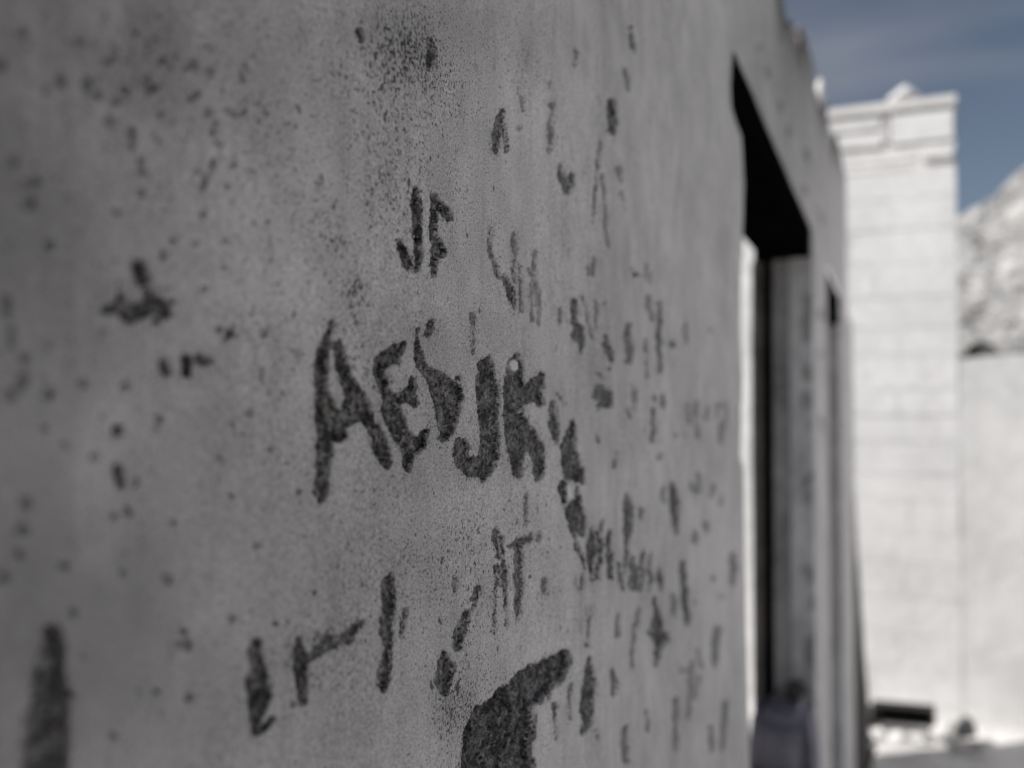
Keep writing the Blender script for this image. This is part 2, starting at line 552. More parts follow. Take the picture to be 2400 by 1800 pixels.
# right-hand group
mark('plaster_chip', 0.72, [z7(s) for s in ([(520, 400, 8), (552, 385, 12), (540, 420, 22), (535, 500, 20), (530, 575, 14)], [(560, 590, 24), (582, 640, 45), (582, 700, 48), (606, 750, 26), (604, 812, 8)])])
mark('scratch', 0.5, [z7(s) for s in ([(620, 352, 9), (660, 530, 8), (700, 705, 6)], [(735, 395, 16), (735, 500, 12), (735, 640, 5)], [(808, 410, 10)], [(425, 470, 6), (427, 570, 8)], [(238, 300, 9), (228, 400, 12), (232, 580, 5)],
                                     [(178, 390, 6), (170, 530, 8)], [(710, 980, 4), (790, 1060, 6)], [(400, 1190, 4), (460, 1280, 6)], [(1185, 350, 16), (1180, 430, 30), (1230, 560, 12)], [(1040, 110, 6)]) ])
mark('plaster_chip', 0.72, [z7(s) for s in ([(808, 688, 10), (825, 760, 28), (842, 825, 32), (850, 900, 12)], [(846, 975, 10)])])
mark('plaster_chip', 0.62, [z7([(1008, 592, 26), (1005, 680, 34), (1015, 760, 32), (1030, 850, 25), (1032, 912, 10)])])
mark('plaster_chip', 0.62, [z7([(1160, 730, 10), (1162, 850, 13), (1166, 960, 9), (1165, 1050, 4)])])
mark('plaster_chip', 0.72, [z7([(1265, 405, 16), (1270, 550, 20), (1275, 750, 21), (1278, 990, 14)])])
mark('plaster_chip', 0.75, [z7(s) for s in ([(1378, 725, 8), (1382, 770, 20)], [(1070, 165, 17)])])
mark('plaster_chip', 0.72, [z7(s) for s in ([(755, 1145, 36), (750, 1200, 44), (800, 1180, 46), (805, 1260, 46)], [(842, 1180, 14), (845, 1290, 12)], [(752, 1290, 14), (750, 1335, 5)])])
mark('plaster_chip', 0.5, [z7(s) for s in ([(1050, 1130, 14), (1060, 1200, 20), (1062, 1260, 14)], [(1000, 1330, 16), (1022, 1380, 16)], [(1055, 1320, 14)], [(1165, 80, 14), (1160, 190, 12)], [(1200, 150, 10), (1200, 230, 10)],
                                          [(732, 55, 12), (715, 100, 14), (695, 150, 22)], [(1500, 600, 16), (1508, 740, 18)], [(1720, 640, 18)], [(735, 1560, 8), (742, 1600, 8)], [(985, 910, 14)]) ])
mark('plaster_chip', 0.65, [z7(s) for s in ([(1222, 1200, 14), (1220, 1250, 14)], [(1216, 1330, 15), (1220, 1480, 18), (1218, 1600, 16)], [(1305, 1200, 16), (1308, 1300, 12)])])
mark('carved_mark', 0.5, [z7(s) for s in ([(1520, 1290, 16), (1525, 1360, 18), (1540, 1460, 10)], [(1593, 1270, 18), (1600, 1420, 16), (1605, 1560, 22)], [(1695, 1320, 16), (1685, 1390, 18)], [(1770, 1390, 10), (1780, 1290, 18), (1840, 1280, 18), (1850, 1380, 12), (1820, 1480, 38), (1808, 1600, 14)], [(1972, 1310, 22), (1975, 1370, 26)],
                                         [(1420, 1550, 18)], [(1480, 1550, 16)]) ])
mark('carved_letter', 0.8, [z6(s) for s in ([(1630, 385, 4), (1695, 368, 13), (1765, 340, 20), (1775, 312, 10)], [(1693, 370, 18), (1695, 500, 17), (1700, 620, 18), (1695, 760, 13), (1690, 868, 4)])],
     'thin letter T scratched below the large letters')
mark('carved_letter', 0.75, [z6(s) for s in ([(1548, 295, 10), (1556, 380, 17), (1575, 455, 14)], [(1585, 335, 8), (1592, 440, 9)], [(1600, 480, 4), (1605, 600, 6), (1608, 700, 5)], [(1556, 520, 6), (1555, 640, 4)], [(1545, 660, 3), (1540, 950, 2)], [(1615, 720, 3), (1618, 900, 2)])],
     'thin letter A scratched beside the T')
mark('scratch', 0.65, [z6(s) for s in ([(1872, 600, 5), (1860, 650, 10), (1858, 690, 4)], [(1830, 300, 6), (1828, 345, 7)], [(975, 800, 7), (960, 880, 4), (945, 950, 4)], [(1745, 60, 2), (1745, 250, 2)], [(1280, 600, 5), (1280, 680, 4)]) ])
mark('carved_mark', 0.95, [z6([(880, 565, 8), (866, 640, 29), (860, 760, 37), (855, 860, 37), (855, 960, 29), (855, 1060, 22), (845, 1160, 36), (840, 1230, 34), (840, 1318, 10)]), z6([(810, 1290, 10)])], 'upright stroke like a letter I')
mark('carved_mark', 0.95, [z6([(285, 995, 10), (300, 1095, 32), (300, 1170, 40), (305, 1250, 25), (315, 1330, 22), (317, 1405, 10)])])
mark('carved_mark', 0.75, [z6([(310, 1140, 24), (370, 1105, 26), (420, 1060, 24), (500, 1010, 36), (560, 990, 22), (600, 985, 30), (640, 930, 14), (690, 880, 6)])], 'worn slanting arm of a half scratched letter')
mark('carved_mark', 1.0, [z5([(335, 960, 48), (345, 1050, 68), (325, 1160, 88), (318, 1300, 102), (325, 1450, 112), (300, 1560, 128), (295, 1680, 140), (290, 1900, 140)]), z5([(400, 1350, 40), (450, 1350, 22)])], 'broad dark gouge at the lower left of the wall')
mark('carved_mark', 1.0, [z5([(1672, 1020, 26), (1668, 1090, 34), (1690, 1150, 34), (1680, 1220, 58), (1685, 1300, 66), (1690, 1400, 60), (1672, 1490, 34), (1660, 1570, 22)]), z5([(1770, 1515, 14), (1720, 1570, 22), (1665, 1600, 16)])])
mark('plaster_chip', 0.95, [z6([(1222, 1100, 22), (1228, 1170, 44), (1216, 1260, 42), (1220, 1340, 16)])])
mark('plaster_chip', 0.9, [z6([(1357, 825, 22), (1338, 900, 32), (1312, 970, 27), (1305, 1040, 16)])])
mark('plaster_chip', 0.75, [z6([(1438, 665, 20), (1410, 725, 20)]), z6([(1405, 770, 8), (1395, 800, 4)])])
mark('plaster_chip', 0.92, [z6([(2165, 1108, 6), (2160, 1200, 29), (2152, 1320, 39), (2146, 1450, 40), (2152, 1520, 32), (2120, 1590, 16)])])
mark('carved_letter', 0.85, [z8(s) for s in ([(445, 465, 12), (450, 560, 22), (446, 640, 16), (443, 745, 9)], [(512, 415, 6), (490, 490, 14), (508, 540, 20), (496, 620, 16), (480, 725, 8)], [(552, 470, 10), (545, 560, 15), (548, 650, 18), (556, 725, 16)], [(470, 560, 22), (475, 600, 12)], [(530, 600, 8)])],
     'faint letter M scratched beside the hooded mark')
mark('plaster_chip', 0.75, [z8([(655, 262, 14), (660, 340, 22), (655, 430, 22), (650, 520, 17), (645, 620, 8), (640, 725, 5)])])
mark('carved_letter', 0.7, [z8(s) for s in ([(600, 650, 6), (628, 795, 7)], [(688, 620, 12), (672, 700, 8), (666, 780, 9), (690, 795, 8), (702, 720, 8), (692, 650, 8)], [(742, 580, 9), (732, 650, 9), (740, 720, 9), (722, 805, 8)], [(788, 590, 8), (772, 660, 7), (785, 730, 8), (768, 800, 6)])],
     'small faint curved letter, one of a row of small letters')
mark('plaster_chip', 0.75, [z8([(835, 680, 6), (836, 750, 17), (838, 795, 8)])])
mark('plaster_chip', 0.6, [z8(s) for s in ([(602, 945, 6), (598, 1000, 13), (595, 1050, 12)], [(716, 912, 8), (704, 980, 14), (684, 1040, 9), (680, 1160, 9), (686, 1260, 4)], [(582, 25, 12), (582, 100, 10)], [(725, 345, 11), (722, 400, 10)], [(418, 1108, 9)], [(328, 1330, 10), (318, 1370, 5)], [(440, 900, 3), (425, 1060, 4)], [(318, 1390, 4), (312, 1520, 3)], [(232, 1450, 3), (236, 1640, 4)]) ])
mark('plaster_chip', 0.88, [z8(s) for s in ([(806, 845, 6), (815, 930, 18), (824, 1020, 31), (830, 1090, 36), (822, 1160, 20), (813, 1220, 6)], [(835, 1090, 24), (882, 1060, 16), (892, 1090, 8)], [(772, 1040, 8), (800, 1050, 14)])])
mark('plaster_chip', 0.68, [z8([(566, 1255, 6), (580, 1310, 20), (577, 1380, 13)])])
mark('plaster_chip', 0.78, [z8([(905, 205, 14), (912, 300, 24), (918, 380, 20), (923, 475, 9)])])
mark('plaster_chip', 0.8, [z8([(969, 650, 12), (975, 760, 17), (985, 880, 16), (989, 1000, 9)])])
mark('plaster_chip', 0.55, [z8(s) for s in ([(850, 230, 12), (853, 300, 12)], [(905, 830, 10), (918, 860, 16), (918, 940, 12)], [(1056, 150, 12), (1056, 240, 15)], [(1015, 200, 10), (1015, 240, 9)], [(1132, 210, 12), (1126, 270, 14)], [(1175, 270, 10), (1175, 310, 8)], [(1096, 430, 16), (1096, 460, 14)], [(1040, 470, 12), (1033, 535, 14)],
                                           [(1135, 730, 12)], [(1175, 835, 9)], [(1034, 870, 10)], [(836, 30, 9), (836, 60, 9)]) ])
mark('plaster_chip', 0.65, [z8([(1246, 600, 14), (1248, 680, 18), (1248, 770, 12)])])
mark('plaster_chip', 0.6, [z8([(1156, 1015, 20), (1150, 1090, 26), (1146, 1180, 16), (1145, 1230, 6)])])
mark('carved_mark', 0.45, [z8(s) for s in ([(1058, 1145, 14), (1070, 1230, 16)], [(1020, 1200, 10), (1016, 1320, 22), (1006, 1420, 14), (998, 1520, 10)], [(965, 1255, 18)], [(1060, 1290, 14), (1040, 1400, 12)]) ])
mark('plaster_chip', 0.6, [z8(s) for s in ([(922, 1420, 10), (925, 1520, 12), (922, 1700, 12)], [(1202, 1445, 16), (1195, 1540, 16), (1185, 1700, 12)], [(1130, 1580, 12), (1130, 1700, 12)], [(764, 1485, 9), (766, 1590, 8)], [(640, 1580, 14), (642, 1760, 18)], [(470, 1590, 5), (480, 1640, 5)]) ])
# left-hand blot and dots
mark('plaster_chip', 1.0, [z3(s) for s in ([(905, 70, 34), (935, 150, 34)], [(790, 255, 22), (800, 330, 30), (860, 360, 56), (950, 350, 40), (1010, 300, 32), (1050, 325, 44), (1085, 375, 34)], [(960, 230, 14), (985, 270, 22)], [(690, 345, 14), (760, 330, 14)], [(1020, 420, 18)], [(1125, 298, 16)])], 'dark triangular chip on the left of the wall')
mark('plaster_chip', 0.9, [z3(s) for s in ([(765, 1120, 18), (768, 1140, 16)], [(765, 1385, 22), (770, 1420, 26), (785, 1490, 20)], [(1490, 500, 26), (1475, 535, 16)], [(1070, 690, 14), (1085, 760, 24)], [(1215, 660, 20), (1213, 710, 14), (1213, 760, 22)], [(1302, 670, 15), (1318, 695, 10)], [(1357, 685, 12)]) ])
mark('plaster_chip', 0.42, [z3(s) for s in ([(35, 280, 22), (48, 360, 22)], [(75, 480, 18), (70, 580, 18)], [(320, 590, 22)], [(165, 660, 22)], [(150, 780, 20), (130, 850, 18)], [(60, 905, 30)], [(320, 900, 30)], [(530, 825, 22)], [(290, 1120, 22)], [(415, 1230, 24)], [(600, 1310, 20)],
                                           [(810, 850, 18)], [(1035, 1060, 18)], [(1025, 1130, 12)], [(1630, 1015, 10)], [(1510, 1100, 10)], [(1700, 730, 9), (1712, 820, 6)], [(1720, 500, 9)], [(1830, 435, 9)], [(1425, 1305, 12)], [(1760, 1250, 10)], [(1935, 1530, 8)], [(1875, 1345, 8)], [(1450, 70, 11)], [(1320, 215, 10)], [(2040, 815, 6)],
                                           [(820, 1650, 22)], [(1580, 1160, 10)]) ])
mark('plaster_chip', 0.48, [z1(s) for s in ([(950, 385, 22), (985, 430, 24), (1030, 420, 14)], [(95, 905, 26)], [(235, 930, 22)], [(170, 1045, 26), (240, 1030, 22)], [(195, 1175, 26)], [(325, 1445, 26)], [(395, 385, 24)], [(575, 380, 18), (570, 440, 24)], [(640, 480, 20)], [(745, 235, 16), (700, 260, 14)], [(755, 515, 18)], [(960, 140, 18)], [(1060, 250, 16)],
                                           [(1205, 295, 14)], [(1265, 275, 14)], [(1050, 600, 18)], [(1248, 630, 14)], [(1240, 490, 12)], [(1290, 470, 11)], [(720, 650, 36)], [(860, 700, 16), (862, 800, 14)], [(1030, 770, 14)], [(912, 900, 14)], [(910, 975, 18)], [(915, 1110, 26)], [(755, 1235, 20)], [(1345, 1015, 22), (1320, 1080, 22)],
                                           [(1320, 1250, 14)], [(1375, 310, 12), (1380, 350, 9)], [(1360, 590, 12)], [(1405, 655, 10)], [(1390, 710, 13)], [(1415, 780, 9)], [(1390, 910, 13), (1385, 970, 8)], [(1575, 330, 9), (1585, 380, 7)], [(1600, 290, 8)], [(1490, 580, 9), (1540, 600, 13), (1580, 595, 9)], [(1688, 642, 10)], [(1745, 600, 9)],
                                           [(1530, 930, 9)], [(1620, 965, 9)], [(1280, 975, 12)], [(1065, 1520, 20)], [(1450, 1590, 10)], [(1265, 1435, 11)], [(1460, 1420, 12)], [(1750, 1295, 9)], [(20, 280, 26)], [(145, 75, 22)], [(525, 130, 18)], [(890, 75, 20)], [(1350, 160, 10)], [(820, 440, 16)], [(1130, 1420, 9)]) ])
mark('plaster_chip', 0.5, [z5(s) for s in ([(830, 170, 20)], [(735, 195, 18)], [(785, 10, 18)], [(405, 520, 26)], [(475, 825, 26)], [(1130, 225, 12)], [(1085, 610, 18)], [(1165, 1025, 14)], [(1222, 1010, 12), (1215, 1060, 9)], [(530, 1115, 16)], [(1670, 390, 11)], [(1010, 1330, 24)], [(1230, 1370, 13)], [(120, 440, 16)], [(800, 560, 20)],
                                           [(1510, 860, 12)], [(1790, 890, 11)], [(1862, 885, 8)], [(1910, 1420, 10)], [(1835, 1615, 9)], [(20, 590, 24)], [(1188, 945, 10)], [(735, 1620, 22)], [(1500, 65, 9)], [(1045, 1465, 14)], [(2045, 690, 7)], [(155, 110, 30)], [(140, 280, 34)]) ])
PALE = [[(655, 684, 0.8), (695, 645, 1.6), (735, 622, 0.5)], [(705, 725, 0.4), (760, 668, 0.9), (815, 600, 0.3)], [(890, 790, 0.4), (925, 748, 0.9), (960, 700, 0.3)], [(560, 870, 0.4), (640, 800, 0.8), (690, 770, 0.3)],
        [(790, 1090, 0.5), (870, 1075, 1.0), (940, 1072, 0.4)], [(900, 640, 0.3), (970, 632, 0.7), (1040, 622, 0.3)], [(1020, 1010, 0.4), (1090, 985, 0.6), (1140, 950, 0.3)], [(740, 1200, 0.4), (830, 1172, 0.8), (905, 1160, 0.3)],
        [(1010, 560, 0.3), (1070, 520, 0.6), (1120, 500, 0.2)], [(640, 1010, 0.3), (700, 1030, 0.6), (760, 1038, 0.3)]]
GRIME_SHADE = [(-60, 500, 420, 700, 1.0), (-40, 1450, 560, 520, 1.0), (60, 60, 560, 320, 1.0), (900, 60, 420, 90, .5), (1870, 160, 130, 330, .9), (600, 1700, 300, 160, .4)]  # painted shade falloff at left and top; real dirt at the wall head
BIG_CHIP = [(600 + a / 2.765, 1140 + b / 2.765) for a, b in (
    (2035, 1055), (2040, 1150), (1990, 1240), (1910, 1305), (1855, 1390), (1800, 1430), (1790, 1540), (1785, 1645), (1760, 2250), (1700, 2400), (1480, 2420), (1350, 2200), (1325, 1850), (1338, 1640), (1375, 1545),
    (1420, 1460), (1490, 1415), (1600, 1330), (1690, 1250), (1770, 1170), (1860, 1140), (1890, 1095), (1960, 1075))]
MARKS.append(('plaster_chip', 'large irregular chip of lost plaster at the bottom edge', 0.95, 'polygon'))
FLAKES = [z4([(1391, 700, 30), (1394, 722, 27)]), z4([(1430, 1010, 9)]), z4([(650, 1165, 6)]), z8([(318, 215, 9), (325, 270, 12)])]
# clouds of fine pitting on the coat: centre, half sizes, strength
WORN = [(960, 140, 120, 120, .75), (905, 330, 190, 220, .45), (780, 520, 55, 110, .55), (835, 690, 22, 60, .8), (1010, 480, 140, 200, .35), (1010, 1350, 190, 150, .45),
        (950, 1130, 130, 70, .30), (1065, 1650, 55, 90, .95), (1145, 1590, 60, 60, .5), (775, 1500, 55, 24, 1.0), (715, 1550, 40, 40, .9), (830, 1470, 30, 20, .6), (1270, 1300, 45, 120, .3),
        (1180, 610, 80, 120, .25), (640, 350, 80, 160, .35), (330, 700, 70, 40, .5), (560, 230, 60, 200, .25), (1000, 780, 60, 60, .45), (840, 830, 60, 60, .3), (960, 960, 60, 80, .3),
        (1080, 760, 140, 80, .25), (700, 480, 60, 80, .3), (1240, 150, 30, 60, .35), (1020, 1010, 40, 60, .5), (980, 780, 30, 30, .6), (985, 900, 25, 40, .4), (1200, 1250, 40, 60, .3),
        (1060, 1240, 150, 40, .2), (840, 1330, 40, 40, .25), (300, 150, 250, 120, .25)]


def capsules(x, y, stroke):
    """signed distance (photo pixels, negative inside) to a stroke of varying width"""
    out = np.full(x.shape, 1e9)
    pts = stroke if len(stroke) > 1 else [stroke[0], (stroke[0][0], stroke[0][1] + 0.01, stroke[0][2])]
    for (ax, ay, ar), (bx, by, br) in zip(pts[:-1], pts[1:]):
        dx, dy = bx - ax, by - ay
        t = np.clip(((x - ax) * dx + (y - ay) * dy) / (dx * dx + dy * dy + 1e-9), 0, 1)
        out = np.minimum(out, np.hypot(x - ax - t * dx, y - ay - t * dy) - (ar + t * (br - ar)))
    return out


def polygon_distance(x, y, poly):
    inside = np.zeros(x.shape, bool)
    dist = np.full(x.shape, 1e9)
    n = len(poly)
    for i in range(n):
        (ax, ay), (bx, by) = poly[i], poly[(i + 1) % n]
        dx, dy = bx - ax, by - ay
        t = np.clip(((x - ax) * dx + (y - ay) * dy) / (dx * dx + dy * dy), 0, 1)
        dist = np.minimum(dist, np.hypot(x - ax - t * dx, y - ay - t * dy))
        c = ((ay > y) != (by > y)) & (x < (bx - ax) * (y - ay) / (by - ay + 1e-12) + ax)
        inside ^= c
    return np.where(inside, -dist, dist)


def mark_fields(P, marks):
    """for wall points P (n, 3): chip distance, chip tone, wear, flake, and which mark owns the point"""
    x, y = to_photo(P)
    best = np.full(len(P), 1e3)
    tone = np.full(len(P), 0.8)
    own = np.full(len(P), -1, int)
    pad = 24.0
    for i, (name, label, tn, strokes) in enumerate(marks):
        for st in ([BIG_CHIP] if strokes == 'polygon' else strokes):
            xs, ys = [p[0] for p in st], [p[1] for p in st]
            rr = max((p[2] for p in st), default=0) if len(st[0]) == 3 else 0
            sel = np.nonzero((x > min(xs) - rr - pad) & (x < max(xs) + rr + pad) & (y > min(ys) - rr - pad) & (y < max(ys) + rr + pad))[0]
            if not len(sel):
                continue
            d = polygon_distance(x[sel], y[sel], st) if strokes == 'polygon' else capsules(x[sel], y[sel], st)
            better = d < best[sel]
            s = sel[better]
            best[s] = d[better]
            tone[s] = min(1.0, tn * (1.22 if st[0][0] > 1290 else 1.0))
            own[s] = i
    worn = np.zeros(len(P))
    for cx, cy, sx, sy, a in WORN:
        worn = np.maximum(worn, a * np.exp(-0.7 * (((x - cx) / sx) ** 2 + ((y - cy) / sy) ** 2)))
    worn = np.maximum(worn, 0.8 * np.exp(-np.maximum(best, 0) / 9.0) * (tone > 0.5) * np.clip((1500 - x) / 300, 0, 1))
    flake = np.zeros(len(P))
    for st in PALE:
        sel = np.nonzero((x > st[0][0] - 40) & (x < st[-1][0] + 40))[0]
        flake[sel] = np.maximum(flake[sel], 0.30 * np.clip(0.7 - capsules(x[sel], y[sel], st) / 1.5, 0, 1))
    for st in FLAKES:
        flake = np.maximum(flake, np.clip(0.5 - capsules(x, y, st) / 4.0, 0, 1))
    wx, wz = P[:, 0] + P[:, 1], P[:, 2]
    rough = fbm(wx * 130, wz * 110, 2, 5) * 6.5 + fbm(wx * 480, wz * 420, 2, 9) * 4.6
    size = np.clip((best + 14) / 14, 0.25, 1.0)
    big = np.array([m[3] == 'polygon' for m in marks] + [False])[own]
    rough = np.where(big, rough * 1.5 + fbm(wx * 60, wz * 60, 3, 13) * 16.0, rough)
    best = best + rough * size - np.where(x < 1320, 2.4, 0.6)
    tone = np.where(big, tone + 0.9, tone)
    grime_shade = np.zeros(len(P))
    for cx, cy, sx, sy, a in GRIME_SHADE:
        grime_shade = np.maximum(grime_shade, a * np.exp(-0.7 * (((x - cx) / sx) ** 2 + ((y - cy) / sy) ** 2)))
    return best, tone, worn, flake, grime_shade, own


def relief(P, best, tone, flake):
    """inward depth of the surface, metres"""
    wx, wz = P[:, 0], P[:, 2]
    inside = np.clip(0.5 - best / 5.0, 0, 1)
    inside = inside * inside * (3 - 2 * inside)
    d = 0.0013 * fbm(wx * 7, wz * 6, 3, 21) + 0.00022 * fbm(wx * 90, wz * 80, 2, 31)
    inside = inside * (1 - np.clip(flake * 1.3, 0, 1))
    d = d + inside * np.where(tone > 1.4, 2.4, tone) * (0.0025 + 0.0014 * fbm(wx * 330, wz * 330, 3, 41))
    return d


# ------------------------------------------------------------------ the ruined house
house = thing('ruined_house', 'grey plastered wall of a ruined house, scratched with letters and pierced by openings', 'house', (0, 0, 0))

WALL_T = 0.134
lint_z = on_wall(1903, 541)[2]
U_near = on_wall(1720.5, 86)[0]
U_far = on_wall(1903, 541)[0]
U2_near, U2_far = on_wall(1940, 900)[0], on_wall(1970, 900)[0]
SILL = on_wall(1903, 1800)[2]
SILL2 = 0.06
Z_TOP = on_wall(1878, 66)[2]
print('lintel', lint_z, 'near', U_near, 'far', U_far, 'win2', U2_near, U2_far, 'sill', SILL, 'top', Z_TOP)

# ragged near jamb of the first window
JAMB = [(1720, 84), (1711, 200), (1714, 250), (1724, 285), (1738, 320), (1744, 430), (1741, 590), (1736, 620), (1735, 760), (1739, 930), (1737, 1000), (1735, 1070), (1743, 1095), (1745, 1300), (1750, 1500), (1756, 1690), (1757, 1760)]
jw = np.array([on_wall(*p) for p in JAMB])
order = np.argsort(jw[:, 2])
jz, ju = jw[order, 2], jw[order, 0]


def jamb_u(z):
    u = np.interp(z, jz, ju) + 0.004 * fbm(z * 40, z * 0 + 3.3, 3, 77)
    inside = (z < lint_z) & (z > SILL)
    return np.where(inside, u, U_near)


def main_pier():
    xs = np.concatenate((np.arange(-900, -120, 60), np.arange(-120, 600, 4.2), np.arange(600, 1450, 2.1), np.arange(1450, 1716, 3.0)))
    us = np.array([on_wall(x, 975)[0] for x in xs] + [U_near])
    us = np.concatenate(([-0.95, -0.5], us[us > -0.4]))
    zcam = np.hypot(us, D) * np.cos(YAW - np.arctan2(D, np.maximum(us, 0.02)))
    zcam = np.maximum(zcam, 0.2)
    ty = np.arange(-1020, 900, 2.25)
    rows = -ty[::-1] / F                                      # tangent of elevation, bottom to top
    n, k = len(us), len(rows)
    nb = 14
    V = np.zeros((n, k + 2 * nb))
    core = CAM.z + zcam[:, None] * rows[None, :]
    core = np.clip(core, 0.02, Z_TOP - 0.03)
    V[:, nb:nb + k] = core
    w = (np.arange(nb) / nb) ** 0.6
    V[:, :nb] = 0.0 + (core[:, :1] - 0.0) * w[None, :]
    V[:, nb + k:] = core[:, -1:] + (Z_TOP - core[:, -1:]) * (1 - w[::-1])[None, :]
    U = np.repeat(us[:, None], V.shape[1], 1)
    shift = jamb_u(V) - U_near
    wgt = np.clip((us - (U_near - 0.16)) / 0.16, 0, 1) ** 2
    U = U + wgt[:, None] * shift
    P = np.stack((U, np.zeros_like(U), V), -1)
    return P


def wall_objects(P, part, split):
    """a relief of the plaster; every mark becomes a part of its own, cut along the same vertices"""
    n, k = P.shape[:2]
    flat = P.reshape(-1, 3)
    best, tone, worn, flake, grime_shade, own = mark_fields(flat, MARKS)
    flat = flat.copy()
    flat[:, 1] += relief(flat, best, tone, flake)
    nrm = grid_normals(flat.reshape(n, k, 3)).reshape(-1, 3)
    nrm[nrm[:, 1] > 0] *= -1
    faces = grid_faces(n, k)
    at = {'carve': np.clip(-best / 7.0, -1.5, 1.5), 'tone': np.where(tone > 1.4, tone - 0.9, tone), 'worn': worn, 'flake': flake, 'grime_shade': grime_shade}
    fo = np.full(len(faces), -1)
    if split:
        inner = (best[faces].mean(1) < 0.3)
        fo = np.where(inner, own[faces[:, 0]], -1)
    out = []
    for i in np.unique(fo):
        fs = faces[fo == i]
        vid, inv = np.unique(fs, return_inverse=True)
        nm = part if i < 0 else MARKS[i][0]
        me = raw_mesh(nm, flat[vid], inv.reshape(-1, 4), nrm[vid], {a: v[vid] for a, v in at.items()})
        o = link(nm, me, M_plaster, house)
        if i >= 0 and MARKS[i][1]:
            o['label'] = MARKS[i][1]
        out.append(o)
    return flat.reshape(n, k, 3)


Pm = wall_objects(main_pier(), 'wall', True)

# wall beyond the near jamb: ragged top and ragged far end
TOPLINE = [(1720, -420), (1800, -190), (1878, 66), (1890, 110), (1903, 158), (1925, 231), (1938, 250), (1950, 284), (1968, 350), (1983, 412), (1987, 470), (1990, 560)]
tw = np.array([on_wall(*p) for p in TOPLINE])
ENDLINE = [(1983, 412), (1988, 484), (1990, 592), (1995, 700), (1999, 850), (2002, 1000), (2004, 1200), (2008, 1450), (2012, 1640), (2014, 1760)]
ew = np.array([on_wall(*p) for p in ENDLINE])
eo = np.argsort(ew[:, 2])
U_END = float(ew[:, 0].max())


def top_z(u):
    z = np.interp(u, tw[:, 0], tw[:, 2])
    return z + 0.085 * fbm(u * 4.5, u * 0 + 1.7, 4, 91) + 0.03 * np.sign(fbm(u * 3.1, u * 0 + 8.2, 2, 95)) - 0.01


def end_u(z):
    return np.interp(z, ew[eo, 2], ew[eo, 0]) + 0.02 * fbm(z * 12, z * 0 + 6.1, 3, 93)


def rest_patch(u0, u1, z0, z1, nu, nz, ragged_top=False, ragged_end=False):
    us = np.linspace(u0, u1, nu)
    t = np.linspace(0, 1, nz)
    U = np.repeat(us[:, None], nz, 1)
    hi = top_z(us) if ragged_top else np.full(nu, z1)
    hi = np.maximum(hi, z0 + 0.02)
    V = z0 + (hi[:, None] - z0) * t[None, :]
    if ragged_end:
        w = (us - u0) / (u1 - u0)
        U = u0 + (end_u(V) - u0) * w[:, None]
    P = np.stack((U, np.zeros_like(U), V), -1)
    flat = P.reshape(-1, 3)
    best, tone, worn, flake, grime_shade, own = mark_fields(flat, MARKS_FAR)
    # soot and dirt along the broken top
    if ragged_top:
        g = np.repeat(hi[:, None], nz, 1).ravel() - flat[:, 2]
        worn = np.maximum(worn, np.clip(1.0 - g / (0.17 + 0.12 * fbm(flat[:, 0] * 5, g * 0, 2, 55)), 0, 1))
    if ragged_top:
        grime_shade = np.maximum(grime_shade, worn)
        lost = (0.045 + 0.11 * fbm(flat[:, 0] * 6, flat[:, 2] * 6, 3, 57)) - g
        best = np.where(lost > -0.02, np.minimum(best, -lost * 400), best)
    flat[:, 1] += relief(flat, best, tone, flake)
    if ragged_top:
        flat[:, 1] += np.clip(0.02 - g, 0, 0.02) ** 2 * 12
    return flat, grid_faces(nu, nz), {'carve': np.clip(-best / 7.0, -1.5, 1.5), 'tone': np.where(tone > 1.4, tone - 0.9, tone), 'worn': worn, 'flake': flake, 'grime_shade': grime_shade}


MARKS_FAR = [('m', None, 0.55, [[(1858, 540, 5), (1858, 548, 5)], [(1925, 500, 4), (1927, 525, 4)], [(1885, 440, 5), (1888, 455, 4)], [(1850, 300, 5), (1852, 318, 4)], [(1905, 600, 4)], [(1915, 490, 4)], [(1922, 730, 5), (1924, 745, 5)], [(1926, 830, 5)], [(1925, 980, 5), (1928, 1010, 4)],
                                [(1800, 160, 5), (1804, 180, 4)], [(1830, 240, 5), (1832, 262, 4)], [(1890, 350, 6), (1893, 372, 5)], [(1848, 420, 4)], [(1780, 110, 5)]])]
for nm_, args in (('wall_head', (U_near, float(ew[0, 0]), lint_z, 0, 420, 90, True, False)),
                  ('wall_pier', (U_far, U2_near, SILL, lint_z, 80, 220)),
                  ('wall_end', (U2_far, U_END, SILL2, lint_z, 120, 220, False, True)),
                  ('wall_base', (U_near, U2_near, SILL2, SILL, 200, 60)),
                  ('wall_foot', (U_near, U_END, 0.0, SILL2, 200, 6))):
    V_, F_, A_ = rest_patch(*args)
    link(nm_, raw_mesh(nm_, V_, F_, None, A_), M_plaster, house)

# far reveal of the first window: plaster lip, grey post, dark slot, dark stone
REVEAL = [('m', None, 0.42, [[(1890, 862, 8), (1893, 885, 10)], [(1892, 925, 12), (1890, 945, 14)], [(1898, 1000, 7)], [(1886, 1135, 9), (1900, 1115, 8)], [(1895, 1160, 9), (1892, 1172, 8)], [(1890, 1335, 12), (1900, 1345, 8), (1902, 1362, 5)],
                            [(1902, 1410, 9), (1902, 1425, 8)], [(1900, 1500, 10), (1895, 1530, 14), (1900, 1548, 9)], [(1860, 1600, 10), (1880, 1598, 12), (1890, 1620, 9)], [(1850, 1625, 14)], [(1893, 700, 10), (1890, 790, 12)], [(1880, 760, 8)]])]


